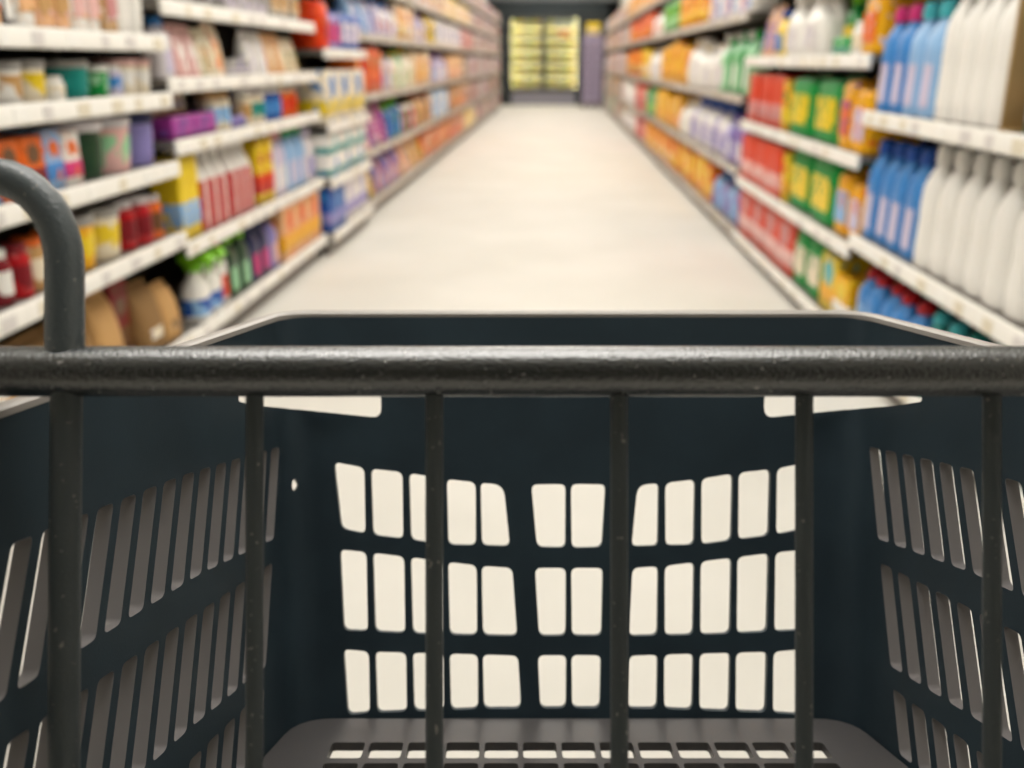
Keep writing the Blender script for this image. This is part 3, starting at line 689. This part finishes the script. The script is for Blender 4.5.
far(-1, XFL, L3[1], .37, 7.25, [(8.5, 'pouch', .18, [('magenta', 'darkred', 'pink'), ('purple', 'hotpink', 'lilac'), ('pink', 'magenta', 'white')]), (9.2, 'bottle', .15, [('teal', 'green', 'deepblue'), ('deepblue', 'lime', 'blue')]), (10.0, 'jar', .16, [('hotpink', 'white', 'pink'), ('green', 'white', 'darkgreen')]), (11.6, 'bottle', .16, [('tan', 'brown', 'olive'), ('peach', 'rose', 'tan'), ('brown', 'tan', 'rose')]),
    (13.4, 'pack', .22, [('white', 'skyblue', 'lilac'), ('skyblue', 'white', 'blue')]), (16.0, 'carton', .24, [('tan', 'orange', 'rose'), ('peach', 'tan', 'brown'), ('olive', 'tan', 'cream')]), (25.7, 'pack', .26, FP+[('brown', 'rose', 'pink')])], 'second shelf, far left run', G('far left run', 'second shelf'))
far(-1, XFL, L3[0], .34, 7.25, [(7.9, 'pouch', .18, [('olive', 'amber', 'yellow'), ('amber', 'olive', 'tan')]), (9.2, 'bottle', .15, [('purple', 'lilac', 'pink'), ('violet', 'purple', 'rose'), ('rose', 'purple', 'lilac')]), (10.6, 'pouch', .18, [('tan', 'olive', 'yellow'), ('peach', 'amber', 'tan'), ('pink', 'rose', 'white')]), (13.2, 'carton', .22, [('orange', 'tan', 'peach'), ('rose', 'orange', 'tan')]),
    (15.5, 'carton', .24, [('orange', 'rose', 'brown'), ('tan', 'orange', 'rose')]), (18.2, 'pack', .26, [('yellow', 'cream', 'amber'), ('cream', 'yellow', 'white')]), (25.7, 'pack', .26, FP+[('brown', 'rose', 'pink')])], 'lowest shelf, far left run', G('far left run', 'lowest shelf'))
far(-1, XFL, L3[4], .31, 8.6, [(10.5, 'bottle', .18, [('lilac', 'blue', 'white'), ('olive', 'brown', 'tan')]), (13, 'pack', .22, [('peach', 'tan', 'white'), ('lilac', 'cream', 'violet')]), (17, 'pack', .24, [('cream', 'peach', 'white'), ('yellow', 'white', 'cream')]), (25.7, 'pack', .26, FP)], 'fifth shelf, far left run', G('far left run', 'fifth shelf'))
far(-1, XFL, L3[5], .26, 13.5, [(25.7, 'pack', .26, FP)], 'topmost shelf, far left run', G('far left run', 'topmost shelf'))

# ---- right, first bay: blue and white bottles
row(1, XFR, R1[2], 2.36, [('tub', .11, 0, .17, ('aqua', 'navy', 'grey'), 2, 0, .05), ('tub', .11, 0, .2, ('teal', 'darkgrey', 'clear'), 1, 0, .05)], 'upper right shelf before divider', G('right bottle bay', 'upper shelf near end'))
dv = empty('shelf_divider', (XFR+.2, 2.74, R1[2]+.001)); tag(dv, 'tan wooden divider board upright on the upper right shelf beside white bottles', 'divider')
MB().box(-.17, .17, -.006, .006, .008, .36, .002).build('upright_board', mat('#a98a5c', .6), dv)
MB().box(-.17, .17, -.03, .006, 0, .008, .002).build('base_board', mat('#c2a26f', .6), dv)
row(1, XFR, R1[2], 2.76, [('bottle', .125, .11, .43, ('white', 'white', 'white'), 4, 0, .03), ('bottle', .138, .11, .37, ('skyblue', 'aqua', 'lilac'), 2, .01), ('bottle', .138, .11, .37, ('blue', 'hotpink', 'lilac'), 2, .0)], 'upper right bottle shelf', G('right bottle bay', 'upper shelf'))
row(1, XFR, R1[1], 2.2, [('bottle', .13, .11, .40, ('white', 'white', 'white'), 8), ('bottle', .135, .11, .375, ('blue', 'deepblue', 'lilac'), 4, .01)], 'middle right bottle shelf', G('right bottle bay', 'middle shelf'))
row(1, XFR+.15, R1[1], 2.2, [('bottle', .13, .11, .40, ('white', 'white', 'white'), 7), ('bottle', .135, .11, .375, ('deepblue', 'navy', 'blue'), 5, .03)], 'middle right bottles behind', G('right bottle bay', 'middle shelf back rank'))
row(1, XFR, R1[0], 2.2, [('bottle', .125, .11, .27, ('aqua', 'teal', 'teal'), 5, 0, .022), ('bottle', .125, .11, .27, ('teal', 'aqua', 'white'), 2, 0, .022), ('bottle', .135, .11, .27, ('blue', 'red', 'skyblue'), 5, 0, .022)], 'lowest right bottle shelf', G('right bottle bay', 'lowest shelf'))
# ---- right, second bay
row(1, XFR, R2[3], 3.9, [('pack', .22, .24, .22, ('amber', 'orange', 'lilac'), 1, 0, .02), ('jar', .12, 0, .13, ('white', 'white', 'cream'), 1, .02), ('carton', .24, .14, .075, ('green', 'teal', 'mint'), 1, .0), ('jug', .2, .13, .26, ('green', 'lime', 'yellow'), 1, .02, .12), ('jug', .36, .22, .30, ('white', 'white', 'clear'), 2, .02), ('jug', .2, .14, .24, ('yellow', 'deepblue', 'blue'), 1, .02), ('pouch', .2, .12, .28, ('peach', 'violet', 'purple'), 2)], 'fourth shelf, right pack bays', G('right pack bays', 'fourth shelf'))
row(1, XFR, R2[2], 3.89, [('pack', .2, .26, .25, ('amber', 'lilac', 'orange'), 1, .0, .02), ('pack', .2, .26, .28, ('amber', 'orange', 'purple'), 1, 0, .02), ('pack', .46, .24, .28, ('green', 'yellow', 'green'), 2, .02), ('carton', .1, .2, .26, ('amber', 'yellow', 'green'), 1), ('carton', .32, .24, .28, ('redorange', 'rose', 'redorange'), 3, .01)], 'third shelf, right pack bays', G('right pack bays', 'third shelf'))
row(1, XFR, R2[1], 3.89, [('pack', .16, .2, .24, ('amber', 'lilac', 'orange'), 1, 0, .03), ('pack', .2, .2, .26, ('amber', 'skyblue', 'orange'), 1), ('pack', .42, .22, .29, ('green', 'yellow', 'green'), 2, .02), ('carton', .1, .2, .25, ('yellow', 'amber', 'orange'), 1), ('carton', .36, .24, .27, ('redorange', 'pink', 'redorange'), 3, .01, .02)], 'second shelf, right pack bays', G('right pack bays', 'second shelf'))
row(1, XFR, R2[0], 3.89, [('carton', .2, .2, .2, ('amber', 'white', 'yellow'), 1), ('carton', .24, .2, .25, ('yellow', 'amber', 'aqua'), 1), ('pack', .25, .22, .27, ('green', 'cream', 'green'), 2, .03), ('carton', .36, .22, .28, ('redorange', 'pink', 'rose'), 4)], 'lowest shelf, right pack bays', G('right pack bays', 'lowest shelf'))
# ---- right, far run
RP = [('rose', 'grey', 'clear'), ('clear', 'rose', 'grey'), ('amber', 'tan', 'grey'), ('clear', 'grey', 'lilac'), ('tan', 'white', 'brown')]
far(1, XFR, R3[3], .36, 6.45, [(8.4, 'bottle', .2, [('lilac', 'skyblue', 'white'), ('white', 'lilac', 'blue'), ('lilac', 'white', 'pink')]), (10.3, 'carton', .3, [('amber', 'yellow', 'orange'), ('orange', 'amber', 'yellow')]), (12.0, 'carton', .3, [('green', 'mint', 'lime')]), (13.2, 'jug', .28, [('white', 'white', 'pink')]), (17.0, 'carton', .3, [('orange', 'amber', 'redorange'), ('redorange', 'orange', 'peach')]), (25.7, 'pack', .3, RP)], 'fourth shelf, far right run', G('far right run', 'fourth shelf'))
far(1, XFR, R3[2], .44, 6.45, [(7.6, 'bottle', .2, [('green', 'white', 'mint'), ('mint', 'green', 'white')]), (9.6, 'jug', .3, [('white', 'white', 'clear'), ('white', 'cream', 'white')]), (11.9, 'carton', .32, [('amber', 'yellow', 'orange'), ('amber', 'orange', 'yellow')]), (13.2, 'jug', .28, [('white', 'grey', 'clear')]), (14.6, 'carton', .3, [('yellow', 'cream', 'amber')]), (17.6, 'carton', .3, [('orange', 'tan', 'amber')]), (25.7, 'pack', .3, RP)], 'third shelf, far right run', G('far right run', 'third shelf'))
far(1, XFR, R3[1], .40, 6.45, [(7.0, 'bottle', .18, [('purple', 'hotpink', 'lilac'), ('violet', 'purple', 'white')]), (8.9, 'jug', .26, [('lilac', 'deepblue', 'violet'), ('white', 'deepblue', 'lilac')]), (9.9, 'jug', .28, [('white', 'cream', 'white')]), (12.2, 'carton', .32, [('amber', 'orange', 'peach'), ('amber', 'amber', 'yellow')]), (13.6, 'carton', .3, [('green', 'lime', 'mint')]), (15.4, 'carton', .3, [('redorange', 'red', 'pink')]), (18.2, 'jug', .3, [('white', 'white', 'clear')]), (25.7, 'pack', .3, RP+[('darkgrey', 'grey', 'mint')])], 'second shelf, far right run', G('far right run', 'second shelf'))
far(1, XFR, R3[0], .34, 6.45, [(7.6, 'jug', .26, [('skyblue', 'deepblue', 'violet'), ('violet', 'deepblue', 'skyblue')]), (10.2, 'carton', .34, [('amber', 'orange', 'yellow'), ('orange', 'amber', 'yellow')]), (13.4, 'carton', .32, [('amber', 'yellow', 'orange'), ('orange', 'cream', 'amber')]), (15.2, 'carton', .3, [('red', 'redorange', 'pink')]), (18.2, 'jug', .3, [('white', 'white', 'clear')]), (25.7, 'pack', .3, RP+[('mint', 'green', 'white')])], 'lowest shelf, far right run', G('far right run', 'lowest shelf'))
far(1, XFR, R3[4], .3, 12.0, [(17, 'carton', .3, [('orange', 'amber', 'peach'), ('amber', 'cream', 'tan')]), (25.7, 'pack', .3, RP)], 'fifth shelf, far right run', G('far right run', 'fifth shelf'))

# ------------------------------------------------------------------ end of the aisle: cooler, pallet display
YK = 28.2
ck = empty('display_cooler', (-.37, YK+.35, 0)); tag(ck, 'dark glass-door display cooler full of yellow packs at the aisle end', 'cooler')
M_DARK = mat('#262c2f', .5)
cb = MB()
cb.box(-1.35, -.90, -.35, .36, 0, 2.7); cb.box(.90, 1.72, -.35, .36, 0, 2.7); cb.box(-.9, .9, -.35, .36, 2.32, 2.7); cb.box(-.9, .9, -.35, .36, .36, .40); cb.box(-.9, .9, .32, .36, .36, 2.35); cb.box(-.03, .03, -.35, -.30, .36, 2.35)
cb.build('cabinet', M_DARK, ck, 0)
MB().box(-.9, .9, -.34, .3, 0, .36).build('base_panel', mat('#8b8894', .5), ck, 0)
MB().box(-1.35, 1.72, -.36, -.35, 2.42, 2.7).build('header_panel', mat('#1f2a2e', .5), ck, 0)
lamp = MB()
for x in (-.885, .885): lamp.box(x-.012, x+.012, -.30, -.28, .45, 2.3)
for z in (.70, 1.04, 1.38, 1.72, 2.01, 2.29): lamp.box(-.86, .86, -.20, -.18, z+.012, z+.018)
lamp.build('cooler_lamp', emit('#fff5b8', 22.0), ck, 0)
for sx in (-.45, .45):
    dr = MB()
    for (x0, x1, z0, z1) in ((-.44, -.40, .42, 2.31), (.40, .44, .42, 2.31), (-.40, .40, .42, .46), (-.40, .40, 2.27, 2.31)):
        dr.box(sx+x0, sx+x1, -.395, -.355, z0, z1, .004)
    do = dr.build('glass_door', mat('#3a4144', .4), ck)
    MB().box(sx-.40, sx+.40, -.378, -.372, .46, 2.27).build('pane', glass_mat(), do, 0)
    hx = -sx/abs(sx)*.36
    MB().tube([(sx+hx, -.39, 1.0), (sx+hx, -.43, 1.02), (sx+hx, -.43, 1.5), (sx+hx, -.39, 1.52)], .01, 10).build('door_handle', M_STEEL, do)
for z in (.74, 1.08, 1.42, 1.76, 2.05): MB().box(-.9, .9, -.24, .32, z-.02, z).build('shelf', mat('#7d8280', .4), ck, 0)
for li, z in enumerate((.40, .74, 1.08, 1.42, 1.76, 2.05)):
    hh = .2 if z > 2 else .26
    for i in range(11):
        cc = [('yellow', 'cream', 'lime'), ('yellow', 'white', 'amber'), ('cream', 'yellow', 'lime')][(i*7+li*3) % 3]
        if li == 4 and 8 <= i <= 9: cc = ('orange', 'amber', 'cream')
        if li == 5 and i > 6: cc = ('cream', 'white', 'mint')
        x = -.37-.8+i*.16
        o = good('carton', .145, .2, hh, *cc); o.location = (x, YK+.25, z+.002); o.rotation_euler = (0, 0, -pi/2)
        tag(o, '%s box, %s from left on cooler shelf, %s from bottom' % (cn(cc[0]), ordinal(i+1), ordinal(li+1)), 'box', 'boxes in the cooler')
# pallet display
pl = empty('pallet', (.93, 26.75, 0)); tag(pl, 'low wooden pallet under the purple tray stack at the aisle end', 'pallet')
for i in range(5): MB().box(-.27, .27, -.27+i*.125-.045+.02, -.27+i*.125+.045+.02, .1, .12).build('deck_board', mat('#7a6a58', .8), pl, 0)
for x in (-.22, 0, .22): MB().box(x-.045, x+.045, -.28, .28, 0, .1).build('runner', mat('#6d5e4e', .8), pl, 0)
for i in range(9):
    ty = empty('bottle_tray', (.93, 26.75, .122+i*.19)); tag(ty, 'purple-grey tray of bottles on the pallet stack, %s from the bottom' % ordinal(i+1), 'tray', 'trays stacked on the pallet')
    mb = MB(); mb.box(-.26, .26, -.27, .27, 0, .012)
    for (a, b, c_, d) in ((-.26, .26, -.27, -.262), (-.26, .26, .262, .27), (-.26, -.252, -.262, .262), (.252, .26, -.262, .262)): mb.box(a, b, c_, d, .012, .075)
    mb.build('carton_tray', mat('#b3a6c0', .6), ty, 0)
    bt = MB()
    for ix in range(5):
        for iy in range(5): bt.lathe([(.04, .013), (.047, .02), (.047, .12), (.02, .16), (.02, .186)], 10, cx=-.2+ix*.1, cy=-.2+iy*.1)
    bt.build('bottle_block', mat('#b8abc6', .4), ty)
o = good('carton', .34, .3, .28, 'yellow', 'cream', 'yellow'); o.location = (.93, 26.75, 1.835); o.rotation_euler = (0, 0, -pi/2)
tag(o, 'yellow box standing on top of the purple tray stack at the aisle end', 'box')

# ------------------------------------------------------------------ camera
cd = bpy.data.cameras.new('camera'); cam = bpy.data.objects.new('camera', cd); COL.objects.link(cam)
cam.location = (0, 0, HCAM); cam.rotation_euler = (pi/2-PIT, 0, YAW)
cd.sensor_width = 36; cd.lens = 960/1024*36; cd.clip_start = .02
cd.dof.use_dof = True; cd.dof.focus_distance = .62; cd.dof.aperture_fstop = 4.8
sc = bpy.context.scene; sc.camera = cam
sc.view_settings.view_transform = 'Standard'; sc.view_settings.look = 'None'; sc.view_settings.gamma = 1; sc.view_settings.use_curve_mapping = False
sc.view_settings.exposure = -0.8
